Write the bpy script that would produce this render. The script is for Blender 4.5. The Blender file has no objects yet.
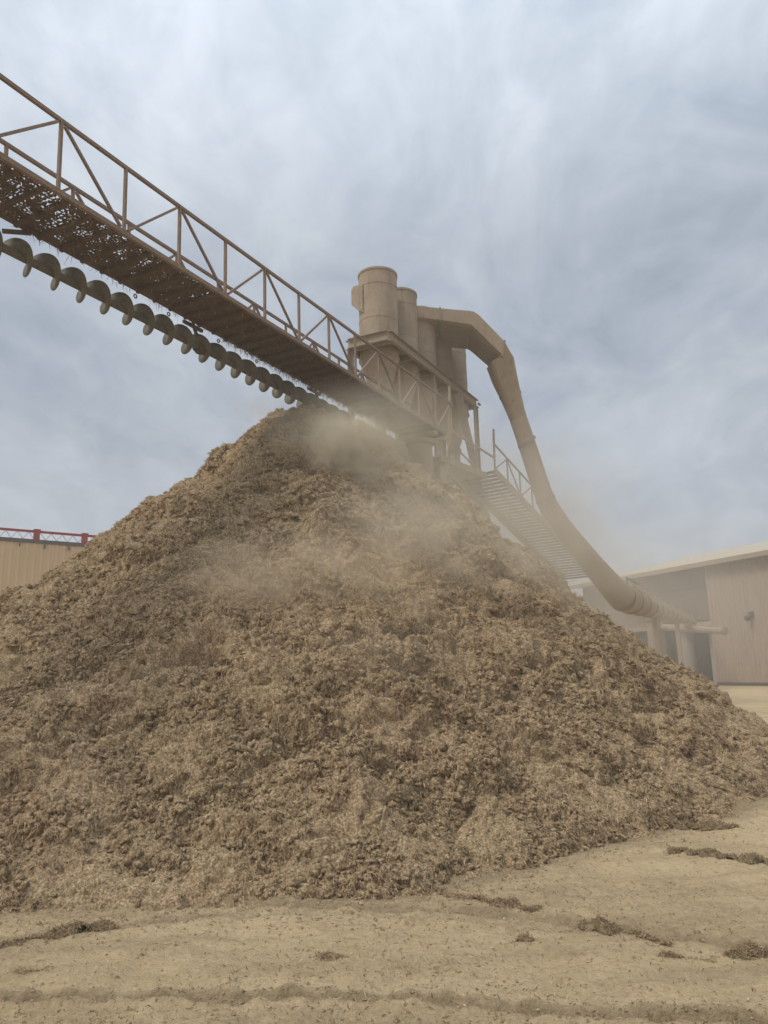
import bpy, bmesh, math, random
import numpy as np

random.seed(11)
rng = np.random.default_rng(11)
PI = math.pi
scene = bpy.context.scene
col = scene.collection

# ------------------------------------------------------------------ camera geometry (used to read positions off once)
FPX, CX, CY = 770.0, 384.0, 512.0
PITCH, ROLL = math.radians(11.63), math.radians(1.33)
fwd = np.array([0, math.cos(PITCH), math.sin(PITCH)])
r0 = np.array([1.0, 0, 0]); u0 = np.cross(r0, fwd)
rgt = math.cos(ROLL) * r0 - math.sin(ROLL) * u0
upv = math.sin(ROLL) * r0 + math.cos(ROLL) * u0
CAM = np.array([0, 0, 1.6])

def ray(x, y): return ((x - CX) * rgt + (CY - y) * upv + FPX * fwd) / FPX
def at(x, y, depth): return CAM + ray(x, y) * depth
def at_z(x, y, z):
    d = ray(x, y); return CAM + d * (z - CAM[2]) / d[2]
def at_plane(x, y, p, n):
    d = ray(x, y); n = np.asarray(n, float); return CAM + d * (((np.asarray(p) - CAM) @ n) / (d @ n))

# axes of the walkway: e1 along it, e2 across (away from the viewer), e3 up
e1 = ray(779, 642); e1 = e1 / np.linalg.norm(e1)
e2 = np.array([-e1[1], e1[0], 0]); e2 /= np.linalg.norm(e2)
e3 = np.cross(e1, e2)
if e3[2] < 0: e3 = -e3
P0 = at(60, 121.5, 11.0)
def wp(a, b, c): return P0 + a * e1 + b * e2 + c * e3
def loc(P):
    q = np.asarray(P) - P0; return np.array([q @ e1, q @ e2, q @ e3])
ZUP = np.array([0, 0, 1.0])
def nrm(v):
    v = np.asarray(v, float); return v / np.linalg.norm(v)

# ------------------------------------------------------------------ noise
_perm = np.random.default_rng(3).permutation(256).astype(np.int32)
_perm = np.concatenate([_perm, _perm, _perm])
_g = np.array([[1,1,0],[-1,1,0],[1,-1,0],[-1,-1,0],[1,0,1],[-1,0,1],[1,0,-1],[-1,0,-1],
               [0,1,1],[0,-1,1],[0,1,-1],[0,-1,-1],[1,1,0],[-1,1,0],[0,-1,1],[0,-1,-1]], dtype=np.float32)
def perlin(x, y, z, seed=0):
    x = np.asarray(x, np.float32) + np.float32(seed * 17.31 + 500); y = np.asarray(y, np.float32) + np.float32(seed * 7.77 + 500)
    z = np.asarray(z, np.float32) + np.float32(seed * 3.33 + 500)
    xi = np.floor(x).astype(np.int32); yi = np.floor(y).astype(np.int32); zi = np.floor(z).astype(np.int32)
    xf = x - xi; yf = y - yi; zf = z - zi
    xi &= 255; yi &= 255; zi &= 255
    u = xf*xf*xf*(xf*(xf*6-15)+10); v = yf*yf*yf*(yf*(yf*6-15)+10); w = zf*zf*zf*(zf*(zf*6-15)+10)
    def gr(ix, iy, iz, fx, fy, fz):
        h = _perm[_perm[_perm[(xi+ix) & 255] + ((yi+iy) & 255)] + ((zi+iz) & 255)] & 15
        g = _g[h]; return g[..., 0]*fx + g[..., 1]*fy + g[..., 2]*fz
    a = gr(0,0,0,xf,yf,zf); b = gr(1,0,0,xf-1,yf,zf); c = gr(0,1,0,xf,yf-1,zf); d = gr(1,1,0,xf-1,yf-1,zf)
    e = gr(0,0,1,xf,yf,zf-1); f = gr(1,0,1,xf-1,yf,zf-1); g = gr(0,1,1,xf,yf-1,zf-1); h = gr(1,1,1,xf-1,yf-1,zf-1)
    x1 = a+u*(b-a); x2 = c+u*(d-c); x3 = e+u*(f-e); x4 = g+u*(h-g)
    y1 = x1+v*(x2-x1); y2 = x3+v*(x4-x3)
    return y1+w*(y2-y1)

def worley(x, y, z, seed=0):
    """distance to the nearest of one jittered point per unit cell"""
    x = np.asarray(x, np.float32) + np.float32(seed*11.7 + 300); y = np.asarray(y, np.float32) + np.float32(seed*5.3 + 300); z = np.asarray(z, np.float32) + np.float32(seed*2.9 + 300)
    xi = np.floor(x).astype(np.int32); yi = np.floor(y).astype(np.int32); zi = np.floor(z).astype(np.int32)
    best = np.full(x.shape, 9.0, np.float32)
    J = np.random.default_rng(77).random((256, 3)).astype(np.float32)
    for dx in (-1, 0, 1):
        for dy in (-1, 0, 1):
            for dz in (-1, 0, 1):
                cx, cy, cz = xi+dx, yi+dy, zi+dz
                j = J[_perm[_perm[_perm[cx & 255] + (cy & 255)] + (cz & 255)]]
                d = (cx + j[..., 0] - x)**2 + (cy + j[..., 1] - y)**2 + (cz + j[..., 2] - z)**2
                np.minimum(best, d, out=best)
    return np.sqrt(best)
def dome(x, y, z, s):
    w = np.clip(worley(x, y, z, s)/1.0, 0, 1); return np.sqrt(1 - w*w) - .80

# ------------------------------------------------------------------ objects
def tag(o, label=None, cat=None, group=None, kind=None):
    if label: o['label'] = label
    if cat: o['category'] = cat
    if group: o['group'] = group
    if kind: o['kind'] = kind
    return o

def empty(name, p, label, cat, group=None):
    o = bpy.data.objects.new(name, None); col.objects.link(o)
    o.location = [float(v) for v in p]; o.empty_display_size = 0.3
    return tag(o, label, cat, group)

def fast_mesh(name, V, Q, smooth=False, attrs=None):
    """mesh from an array of vertices and an array of quads"""
    me = bpy.data.meshes.new(name)
    V = np.ascontiguousarray(V, np.float32); Q = np.ascontiguousarray(Q, np.int32)
    nq, k = Q.shape
    me.vertices.add(len(V)); me.vertices.foreach_set('co', V.ravel())
    me.loops.add(nq * k); me.loops.foreach_set('vertex_index', Q.ravel())
    me.polygons.add(nq)
    me.polygons.foreach_set('loop_start', np.arange(0, nq * k, k, dtype=np.int32))
    me.polygons.foreach_set('loop_total', np.full(nq, k, np.int32))
    if smooth: me.polygons.foreach_set('use_smooth', np.ones(nq, bool))
    for an, av in (attrs or {}).items():
        at_ = me.attributes.new(an, 'FLOAT', 'POINT'); at_.data.foreach_set('value', np.ascontiguousarray(av, np.float32))
    me.update(calc_edges=True)
    return me

class MB:
    def __init__(s): s.v = []; s.f = []; s.sm = []
    def add(s, V, F, smooth=False):
        n = len(s.v); s.v += [tuple(float(c) for c in p) for p in V]
        s.f += [tuple(i + n for i in f) for f in F]; s.sm += [smooth] * len(F); return s
    def frame(s, o, x, y, z):                # box from a corner with three edge vectors
        o, x, y, z = map(lambda q: np.asarray(q, float), (o, x, y, z))
        V = [o, o+x, o+x+y, o+y, o+z, o+x+z, o+x+y+z, o+y+z]
        if np.dot(np.cross(x, y), z) < 0:
            F = [(0,1,2,3),(7,6,5,4),(4,5,1,0),(5,6,2,1),(6,7,3,2),(7,4,0,3)]
        else:
            F = [(3,2,1,0),(4,5,6,7),(0,1,5,4),(1,2,6,5),(2,3,7,6),(3,0,4,7)]
        return s.add(V, F)
    def beam(s, p, q, w, h, up=ZUP):          # rectangular bar, centred on p-q
        p = np.asarray(p, float); q = np.asarray(q, float); d = q - p; t = nrm(d)
        if abs(np.dot(t, nrm(up))) > .98: up = e1
        sd = nrm(np.cross(t, up)); u = np.cross(sd, t)
        return s.frame(p - sd*w/2 - u*h/2, d, sd*w, u*h)
    def tube(s, pts, rad, n=12, caps=True):
        pts = [np.asarray(p, float) for p in pts]; m = len(pts)
        rad = [rad]*m if np.isscalar(rad) else rad
        V = []; ref = ZUP
        for i, p in enumerate(pts):
            t = nrm(pts[min(i+1, m-1)] - pts[max(i-1, 0)])
            if abs(t @ ref) > .98: ref = np.array([1.0, .1, 0])
            a = nrm(np.cross(ref, t)); b = np.cross(t, a)
            V += [p + rad[i]*(math.cos(2*PI*k/n)*a + math.sin(2*PI*k/n)*b) for k in range(n)]
        F = [(i*n+k, i*n+(k+1) % n, (i+1)*n+(k+1) % n, (i+1)*n+k) for i in range(m-1) for k in range(n)]
        s.add(V, F, True)
        if caps: s.add(V[:n], [tuple(range(n))[::-1]]); s.add(V[-n:], [tuple(range(n))])
        return s
    def lathe(s, c, prof, n=40):              # about the vertical through c; prof = [(r, z)]
        c = np.asarray(c, float)
        V = [c + np.array([r*math.cos(2*PI*k/n), r*math.sin(2*PI*k/n), z]) for r, z in prof for k in range(n)]
        F = [(i*n+k, i*n+(k+1) % n, (i+1)*n+(k+1) % n, (i+1)*n+k) for i in range(len(prof)-1) for k in range(n)]
        return s.add(V, F, True)
    def prism(s, poly, ext):                  # polygon (list of points) swept by ext
        n = len(poly); poly = [np.asarray(p, float) for p in poly]; ext = np.asarray(ext, float)
        s.add(poly + [p+ext for p in poly], [tuple(range(n))[::-1], tuple(range(n, 2*n))] + [(i, (i+1) % n, (i+1) % n+n, i+n) for i in range(n)])
        return s
    def build(s, name, m, parent=None, **kw):
        me = bpy.data.meshes.new(name); o = parent
        off = np.zeros(3)
        if parent is not None:
            off = world_loc(parent)
        else:
            a = np.array(s.v); off = np.array([a[:, 0].mean(), a[:, 1].mean(), a[:, 2].min()])
        me.from_pydata([tuple(np.asarray(p) - off) for p in s.v], [], s.f); me.update()
        me.polygons.foreach_set('use_smooth', s.sm)
        ob = bpy.data.objects.new(name, me); col.objects.link(ob)
        if parent is not None: ob.parent = parent
        else: ob.location = off
        if any(s.sm): me.set_sharp_from_angle(angle=math.radians(32))
        me.materials.append(m)
        return tag(ob, **kw)

def world_loc(o):
    p = np.zeros(3)
    while o is not None: p = p + np.array(o.location); o = o.parent
    return p

# ------------------------------------------------------------------ materials
class NT:
    def __init__(s, name):
        s.m = bpy.data.materials.new(name); s.m.use_nodes = True; s.t = s.m.node_tree; s.n = s.t.nodes
        s.bsdf = s.n['Principled BSDF']; s.out = s.n['Material Output']
        s.tc = s.n.new('ShaderNodeTexCoord')
    def link(s, a, b): s.t.links.new(a, b)
    def noise(s, scale, detail=6, rough=.6, dist=0, vec=None, mapscale=None):
        n = s.n.new('ShaderNodeTexNoise'); n.inputs['Scale'].default_value = scale; n.inputs['Detail'].default_value = detail
        n.inputs['Roughness'].default_value = rough; n.inputs['Distortion'].default_value = dist
        src = vec or s.pos()
        if mapscale:
            mp = s.n.new('ShaderNodeMapping'); mp.inputs['Scale'].default_value = mapscale; s.link(src, mp.inputs[0]); src = mp.outputs[0]
        s.link(src, n.inputs['Vector']); return n.outputs['Fac']
    def pos(s):
        if not hasattr(s, 'g'): s.g = s.n.new('ShaderNodeNewGeometry')
        return s.g.outputs['Position']
    def ramp(s, fac, stops):
        r = s.n.new('ShaderNodeValToRGB'); el = r.color_ramp.elements
        el[0].position, el[0].color = stops[0][0], (*stops[0][1], 1)
        el[1].position, el[1].color = stops[-1][0], (*stops[-1][1], 1)
        for p, c in stops[1:-1]:
            e = el.new(p); e.color = (*c, 1)
        s.link(fac, r.inputs[0]); return r.outputs[0]
    def mix(s, fac, a, b, mode='MIX'):
        m = s.n.new('ShaderNodeMix'); m.data_type = 'RGBA'; m.blend_type = mode
        for v, i in ((fac, 0), (a, 6), (b, 7)):
            if isinstance(v, (int, float)): m.inputs[i].default_value = v
            elif isinstance(v, tuple): m.inputs[i].default_value = (*v, 1)
            else: s.link(v, m.inputs[i])
        return m.outputs[2]
    def math(s, op, a, b=None):
        m = s.n.new('ShaderNodeMath'); m.operation = op
        for v, i in ((a, 0), (b, 1)):
            if v is None: continue
            if isinstance(v, (int, float)): m.inputs[i].default_value = v
            else: s.link(v, m.inputs[i])
        return m.outputs[0]
    def bump(s, h, strength, dist):
        b = s.n.new('ShaderNodeBump'); b.inputs['Strength'].default_value = strength; b.inputs['Distance'].default_value = dist
        s.link(h, b.inputs['Height']); s.link(b.outputs[0], s.bsdf.inputs['Normal'])
    def attr(s, name):
        a = s.n.new('ShaderNodeAttribute'); a.attribute_name = name; return a.outputs['Fac']
    def done(s, color=None, rough=.9, metal=0, spec=.2):
        if color is not None: s.link(color, s.bsdf.inputs['Base Color'])
        s.bsdf.inputs['Roughness'].default_value = rough; s.bsdf.inputs['Metallic'].default_value = metal
        s.bsdf.inputs['Specular IOR Level'].default_value = spec
        return s.m

def dusty(name, c1, c2, scale=1.5, streak=True, rough=.85, dust=(.40, .33, .24), bump=.15):
    """painted steel with streaks of dust"""
    t = NT(name)
    a = t.noise(scale, 7, .65, .3)
    base = t.ramp(a, [(.3, c1), (.7, c2)])
    if streak:
        b = t.noise(3.0, 5, .7, 0, mapscale=(2.2, 2.2, .25))
        base = t.mix(t.math('MULTIPLY', t.ramp(b, [(.45, (0, 0, 0)), (.7, (1, 1, 1))]), .45), base, dust)
        st = t.noise(1.7, 6, .7, .2, mapscale=(3.0, 3.0, .35))
        base = t.mix(t.math('MULTIPLY', t.ramp(st, [(.54, (0, 0, 0)), (.70, (1, 1, 1))]), .6), base, tuple(v*k for v, k in zip(c1, (.70, .58, .50))))
    f = t.noise(30, 4, .6)
    base = t.mix(.25, base, t.ramp(f, [(.35, tuple(v*.6 for v in c1)), (.65, dust)]))
    t.bump(f, bump, .01)
    return t.done(base, rough)

M = {}
M['rail'] = dusty('dusty_rail_paint', (.20, .135, .10), (.27, .19, .145), 4, False)
M['deck'] = dusty('clogged_deck_steel', (.085, .055, .035), (.15, .10, .065), 3, False, dust=(.22, .16, .10), bump=.6)
M['screw'] = dusty('worn_screw_steel', (.085, .08, .06), (.16, .14, .10), 3, False, rough=.6, dust=(.30, .25, .17))
M['screw_pale'] = dusty('polished_screw_edge', (.32, .29, .23), (.42, .37, .29), 3, False, rough=.5)
M['cyclone'] = dusty('dusty_cyclone_paint', (.27, .205, .145), (.44, .345, .25), 1.3, True)
M['frame'] = dusty('dusty_frame_steel', (.27, .215, .155), (.38, .305, .22), 1.2, True)
M['duct'] = dusty('dusty_duct_sheet', (.34, .265, .185), (.47, .375, .27), .9, True)
M['pillar'] = dusty('pink_dust_pillar', (.33, .25, .19), (.40, .31, .24), 1, True)
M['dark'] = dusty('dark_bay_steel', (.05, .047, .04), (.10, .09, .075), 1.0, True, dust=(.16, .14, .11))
M['wall_shade'] = dusty('brown_shade_sheet', (.13, .105, .078), (.18, .145, .11), .6, True, dust=(.2, .165, .125))  # dark brown that paints shade onto the shed's upper wall
M['tank'] = dusty('grey_tank_paint', (.24, .23, .195), (.31, .29, .24), .6, True)
M['red'] = dusty('red_truss_paint', (.28, .018, .014), (.36, .03, .022), 2, False, dust=(.25, .06, .05))
M['greysteel'] = dusty('galvanised_lattice', (.40, .42, .44), (.55, .57, .60), 2, False, dust=(.45, .46, .47))
M['roof'] = dusty('cream_roof_sheet', (.44, .38, .275), (.52, .45, .335), .25, False, dust=(.6, .52, .4), bump=.05)
M['tanwall'] = dusty('tan_wall_sheet', (.60, .43, .245), (.66, .475, .28), .15, False, dust=(.52, .39, .24), bump=.05)
M['pinkwall'] = dusty('pinkish_wall_sheet', (.29, .22, .165), (.34, .262, .20), .15, True, dust=(.46, .37, .28), bump=.05)
M['backwall'] = dusty('grey_back_wall', (.22, .18, .135), (.29, .235, .175), .3, True, dust=(.26, .22, .17))

def fibre_material():
    t = NT('fibrous_trash')
    big = t.noise(.55, 4, .6, .6)
    mid = t.noise(2.6, 5, .65, .5)
    fine = t.noise(13, 6, .7, .8)
    c = t.ramp(mid, [(.25, (0.237, 0.170, 0.091)), (.5, (0.361, 0.267, 0.150)), (.75, (0.489, 0.369, 0.216))])
    pink = t.ramp(big, [(.44, (0, 0, 0)), (.58, (1, 1, 1))])
    c = t.mix(t.math('MULTIPLY', pink, .66), c, t.ramp(mid, [(.3, (0.390, 0.244, 0.147)), (.7, (0.558, 0.374, 0.238))]))
    olive = t.ramp(t.noise(1.1, 4, .6, .8), [(.5, (0, 0, 0)), (.66, (1, 1, 1))])
    c = t.mix(t.math('MULTIPLY', olive, .5), c, (0.256, 0.204, 0.100))
    c = t.mix(.55, c, t.ramp(fine, [(.34, (0.082, 0.054, 0.027)), (.5, (0.350, 0.250, 0.143)), (.68, (0.697, 0.528, 0.330))]))
    spk = t.noise(48, 3, .6)
    c = t.mix(.45, c, t.ramp(spk, [(.38, (0.058, 0.036, 0.020)), (.5, (0.350, 0.250, 0.145)), (.64, (0.767, 0.591, 0.377))]))
    t.bump(t.math('ADD', fine, t.math('MULTIPLY', spk, .5)), 1.0, .03)
    return t.done(c, 1.0, spec=.05)
M['fibre'] = fibre_material()

def strand_material():
    t = NT('straw_strand')
    c = t.ramp(t.attr('tint'), [(0, (0.092, 0.061, 0.031)), (.4, (0.319, 0.224, 0.127)), (.78, (0.548, 0.403, 0.241)), (1, (0.890, 0.714, 0.476))])
    big = t.ramp(t.noise(.55, 4, .6, .6), [(.42, (0, 0, 0)), (.64, (1, 1, 1))])
    olive = t.ramp(t.noise(1.1, 4, .6, .8), [(.5, (0, 0, 0)), (.64, (1, 1, 1))])
    c = t.mix(t.math('MULTIPLY', olive, .45), c, (0.197, 0.169, 0.092))
    c = t.mix(t.math('MULTIPLY', big, .32), c, (0.514, 0.346, 0.218))
    return t.done(c, 1.0, spec=.05)
M['strand'] = strand_material()

def old_fibre():
    t = NT('trodden_damp_fibre')
    f = t.noise(20, 6, .7, .6)
    c = t.ramp(f, [(.32, (.085, .06, .033)), (.52, (.25, .188, .11)), (.7, (.46, .36, .225))])
    t.bump(f, 1.0, .03)
    return t.done(c, 1.0, spec=.05)
M['old'] = old_fibre()

def ground_material():
    t = NT('dusty_yard_soil')
    big = t.noise(.35, 5, .6, .5); mid = t.noise(2.2, 6, .65, .4); fine = t.noise(22, 6, .7)
    streak = t.noise(1.2, 5, .6, .3, mapscale=(.35, 2.2, 1))
    c = t.ramp(mid, [(.3, (0.506, 0.370, 0.205)), (.7, (0.734, 0.552, 0.323))])
    c = t.mix(t.math('MULTIPLY', t.ramp(big, [(.42, (0, 0, 0)), (.6, (1, 1, 1))]), .4), c, (0.796, 0.608, 0.360))
    c = t.mix(t.math('MULTIPLY', t.ramp(streak, [(.46, (0, 0, 0)), (.62, (1, 1, 1))]), .6), c, (0.380, 0.276, 0.159))
    mottle = t.math('MULTIPLY', t.math('SUBTRACT', t.noise(6, 7, .75), .5), 1.3)
    litter = t.ramp(t.math('ADD', t.attr('litter'), mottle), [(.36, (0, 0, 0)), (.85, (1, 1, 1))])
    c = t.mix(t.math('MULTIPLY', litter, .85), c, (.235, .172, .10))
    spk = t.noise(70, 3, .55)
    c = t.mix(t.ramp(spk, [(.60, (0, 0, 0)), (.68, (.6, .6, .6))]), c, (.20, .15, .09))
    c = t.mix(.36, c, t.ramp(fine, [(.3, (.30, .22, .125)), (.7, (.72, .565, .36))]))
    t.bump(t.math('ADD', fine, t.math('MULTIPLY', mid, .7)), 1.0, .05)
    return t.done(c, 1.0, spec=.05)
M['ground'] = ground_material()

def dust_material(name, dens, color, nscale, lo=.38, hi=.72, power=1.3, seed=0.0):
    m = bpy.data.materials.new(name); m.use_nodes = True; nt = m.node_tree; n = nt.nodes; n.clear()
    out = n.new('ShaderNodeOutputMaterial'); pv = n.new('ShaderNodeVolumePrincipled')
    pv.inputs['Color'].default_value = (*color, 1); pv.inputs['Anisotropy'].default_value = .1
    tc = n.new('ShaderNodeTexCoord'); g = n.new('ShaderNodeNewGeometry')
    ln = n.new('ShaderNodeVectorMath'); ln.operation = 'LENGTH'; nt.links.new(tc.outputs['Object'], ln.inputs[0])
    def mth(op, a, b=None, clamp=False):
        k = n.new('ShaderNodeMath'); k.operation = op; k.use_clamp = clamp
        for i, v in enumerate((a, b)):
            if v is None: continue
            if isinstance(v, (int, float)): k.inputs[i].default_value = v
            else: nt.links.new(v, k.inputs[i])
        return k.outputs[0]
    fall = mth('POWER', mth('SUBTRACT', 1.0, ln.outputs['Value'], True), power)
    mp = n.new('ShaderNodeMapping'); mp.inputs['Location'].default_value = (seed, seed*.7, seed*.3); nt.links.new(g.outputs['Position'], mp.inputs[0])
    nz = n.new('ShaderNodeTexNoise'); nz.inputs['Scale'].default_value = nscale; nz.inputs['Detail'].default_value = 4; nz.inputs['Distortion'].default_value = 1.0
    nt.links.new(mp.outputs[0], nz.inputs['Vector'])
    mr = n.new('ShaderNodeMapRange'); mr.inputs['From Min'].default_value = lo; mr.inputs['From Max'].default_value = hi
    nt.links.new(nz.outputs['Fac'], mr.inputs['Value'])
    nt.links.new(mth('MULTIPLY', mth('MULTIPLY', fall, mr.outputs[0]), dens), pv.inputs['Density'])
    nt.links.new(pv.outputs[0], out.inputs['Volume'])
    return m

# ------------------------------------------------------------------ ground
def dist_poly(X, Y, pts):
    best = np.full(X.shape, 1e9, np.float32); along = np.zeros(X.shape, np.float32); side = np.zeros(X.shape, np.float32); L = 0
    for a, b in zip(pts[:-1], pts[1:]):
        d = b - a; l = np.hypot(*d); t = np.clip(((X-a[0])*d[0] + (Y-a[1])*d[1]) / l**2, 0, 1)
        dx = X - a[0] - t*d[0]; dy = Y - a[1] - t*d[1]; dd = np.hypot(dx, dy)
        m = dd < best; best[m] = dd[m]; along[m] = (L + t*l)[m]; L += l
    return best, along
def gpoly(pix): return [at_z(x, y, 0.0)[:2] for x, y in pix]

RUTS = [  # (pixel trace on the ground, half width, depth, litter)
    (gpoly([(-200, 1010), (0, 1006), (130, 1002), (300, 997), (430, 1000), (560, 1012), (768, 1024), (1000, 1045)]), .030, .034, 1.0),
    (gpoly([(120, 903), (300, 905), (400, 908), (520, 914), (600, 925), (680, 938), (768, 950), (900, 966)]), .045, .024, 1.0),
    (gpoly([(480, 884), (560, 893), (660, 905), (900, 925)]), .05, .010, .5),
    (gpoly([(380, 985), (440, 958), (520, 932)]), .05, .010, .4),
    (gpoly([(250, 1024), (244, 985), (241, 950), (240, 915)]), .035, .006, .22),
    (gpoly([(-60, 965), (0, 945), (50, 935), (110, 926), (220, 915)]), .06, .008, .8),
    (gpoly([(-300, 925), (0, 912), (200, 906), (380, 908), (520, 918), (640, 930), (768, 944), (1000, 975)]), .16, .010, .55),
    (gpoly([(-200, 1040), (200, 1024), (430, 1022), (768, 1040)]), .14, .010, .5),
    (gpoly([(300, 1030), (420, 975), (520, 935), (640, 905), (800, 880)]), .10, .012, .38),
    (gpoly([(150, 1030), (330, 965), (470, 925), (600, 893), (800, 862)]), .10, .012, .38),
    (gpoly([(690, 706), (768, 712), (900, 720)]), .25, .03, .6),
    (gpoly([(690, 697), (768, 700), (900, 706)]), .25, .03, .6),
]
AP = np.array([-1.85, 17.6]); HP = 8.22; RIDGE = 1.9
PHI = [-180, -90, -60, -40, -10, 0, 10, 20, 30, 40, 60, 75, 90, 180]
RAD = [9.3, 8.7, 8.85, 10.1, 11.85, 11.6, 11.7, 10.85, 10.4, 10.2, 9.75, 9.6, 9.5, 9.4]
def pile_base(X, Y):
    x = X - AP[0]; y = Y - AP[1]; phi = np.degrees(np.arctan2(x, -y))
    t = np.clip(x*e1[0] + y*e1[1], 0, RIDGE); r = np.hypot(x - t*e1[0], y - t*e1[1])
    R = np.interp(phi, PHI, RAD)
    h = HP * (1 - r / R)
    k = .18                                    # rounded tip
    h = np.where(r < 1.2, h - k * (1 - r/1.2)**2, h)
    q = r / R
    h = h - .25 * np.sin(np.clip(q, 0, 1) * PI) * np.clip((phi - 25) / 30, 0, 1) * np.clip((q-.35)/.4, 0, 1)
    return h, r, R, phi

def ground_height(X, Y):
    D = np.hypot(X, Y)
    fade = np.clip(1.3 - D / 60, 0, 1)
    h = fade * (.045*perlin(X*.35, Y*.35, 0, 1) + .026*perlin(X*1.4, Y*1.4, 0, 2) + .018*perlin(X*4.5, Y*4.5, 0, 3))
    near = np.clip(1.5 - D / 14, 0, 1)
    h += near * (.016*np.maximum(perlin(X*11, Y*11, 0, 4), -.08) + .008*np.maximum(perlin(X*30, Y*30, 0, 5), -.1))
    litter = np.zeros_like(X)
    for pts, w, dp, lt in RUTS:
        d, al = dist_poly(X, Y, pts)
        wob = 1 + .6*perlin(X*3, Y*3, 0, 6)
        h += -dp*np.exp(-(d/(w*wob))**2) + dp*.8*np.exp(-((d-2.0*w)/(w*.9))**2)*(.6+perlin(X*9, Y*9, 0, 7))
        litter = np.maximum(litter, lt*np.exp(-(d/(w*3.0))**2))
    hb, r, R, phi = pile_base(X, Y)
    edge = r - R
    litter = np.maximum(litter, .9*np.exp(-np.clip(edge, 0, None)/.35))
    return h, np.clip(litter, 0, 1)

def axis(lo, a, b, hi, step, grow):
    c = list(np.arange(a, b, step)); s = step; x = c[-1]
    while x < hi: s = min(s*grow, 60); x += s; c.append(min(x, hi))
    s = step; x = a
    while x > lo: s = min(s*grow, 60); x -= s; c.insert(0, max(x, lo))
    return np.array(sorted(set(c)))
gx = axis(-300, -4.2, 6.5, 300, .019, 1.10)
gy = axis(-40, 3.4, 9.6, 420, .016, 1.035)
GX, GY = np.meshgrid(gx, gy)
GZ, GL = ground_height(GX, GY)
nx, ny = len(gx), len(gy)
idx = np.arange(nx*ny).reshape(ny, nx)
Q = np.stack([idx[:-1, :-1], idx[:-1, 1:], idx[1:, 1:], idx[1:, :-1]], -1).reshape(-1, 4)
me = fast_mesh('ground', np.stack([GX, GY, GZ], -1).reshape(-1, 3), Q, True, {'litter': GL.ravel()})
me.materials.append(M['ground'])
ground = bpy.data.objects.new('ground', me); col.objects.link(ground); tag(ground, kind='structure')
ground['label'] = 'pale tan dusty yard with faint tyre ruts'

# ------------------------------------------------------------------ the pile
def billow(x, y, z, s): return np.abs(perlin(x, y, z, s)) * 2 - .5

def lumpy(X, Y, Z, near):
    wx = perlin(X*1.3, Y*1.3, Z*1.3, 21); wy = perlin(X*1.3, Y*1.3, Z*1.3, 22); wz = perlin(X*1.3, Y*1.3, Z*1.3, 23)
    x, y, z = X + .22*wx, Y + .22*wy, Z + .22*wz
    d = .22*perlin(x*.5, y*.5, z*.7, 24) - .10
    d += .16*billow(x*.8, y*.8, z*1.1, 25)
    d += .36*dome(x*1.5, y*1.5, z*1.5, 26)
    d += .20*dome(x*3.4, y*3.4, z*3.4, 27)
    w2 = perlin(X*5, Y*5, Z*5, 31); w3 = perlin(X*5, Y*5, Z*5, 32); w4 = perlin(X*5, Y*5, Z*5, 33)
    x, y, z = x + .06*w2, y + .06*w3, z + .06*w4
    d += .12*dome(x*7.6, y*7.6, z*7.6, 28)
    d += .075*dome(x*15, y*15, z*15, 29)
    d += near * .042*dome(x*30, y*30, z*30, 30)
    d += near * .012*perlin(x*60, y*60, z*60, 34)
    return d

def add_strands(P, N, length, width, arch, tintv, down=None, segs=3, flow=None):
    """curved ribbons: P base points, N normals; returns V, Q, tint"""
    n = len(P)
    rnd = rng.normal(size=(n, 3))*(1.0 if flow is None else .55)
    if flow is not None: rnd = rnd + flow
    tan = rnd - N*(rnd*N).sum(1)[:, None]
    if down is not None: tan = tan + down*1.0
    tan /= np.linalg.norm(tan, axis=1)[:, None]
    tan = tan + N*rng.uniform(-.05, .55, n)[:, None]; tan /= np.linalg.norm(tan, axis=1)[:, None]
    sd = np.cross(tan, N + .5*rng.normal(size=(n, 3))); sd /= np.linalg.norm(sd, axis=1)[:, None]
    bend = rng.normal(size=n)*.35
    V = np.zeros((n, segs+1, 2, 3), np.float32)
    for k in range(segs+1):
        s = k/segs
        c = P + tan*(length*s)[:, None] + N*(arch*math.sin(PI*s*.9))[:, None] + sd*(length*bend*s*s)[:, None] - ZUP*(length*.25*s*s)[:, None]
        w = (width*(1-.75*s))[:, None]
        V[:, k, 0] = c - sd*w; V[:, k, 1] = c + sd*w
    base = (np.arange(n)*(segs+1)*2)[:, None]
    q = np.array([[2*k, 2*k+1, 2*k+3, 2*k+2] for k in range(segs)]).reshape(1, -1)
    Qs = (base + q).reshape(-1, 4)
    return V.reshape(-1, 3), Qs, np.repeat(tintv, (segs+1)*2)

def nrm_rows(v): return v/np.linalg.norm(v, axis=1)[:, None]

def icosphere():
    b = bmesh.new(); bmesh.ops.create_icosphere(b, subdivisions=2, radius=1.0)
    b.verts.ensure_lookup_table()
    v = np.array([p.co[:] for p in b.verts]); f = np.array([[q.index for q in t.verts] for t in b.faces]); b.free()
    return v, f

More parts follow.
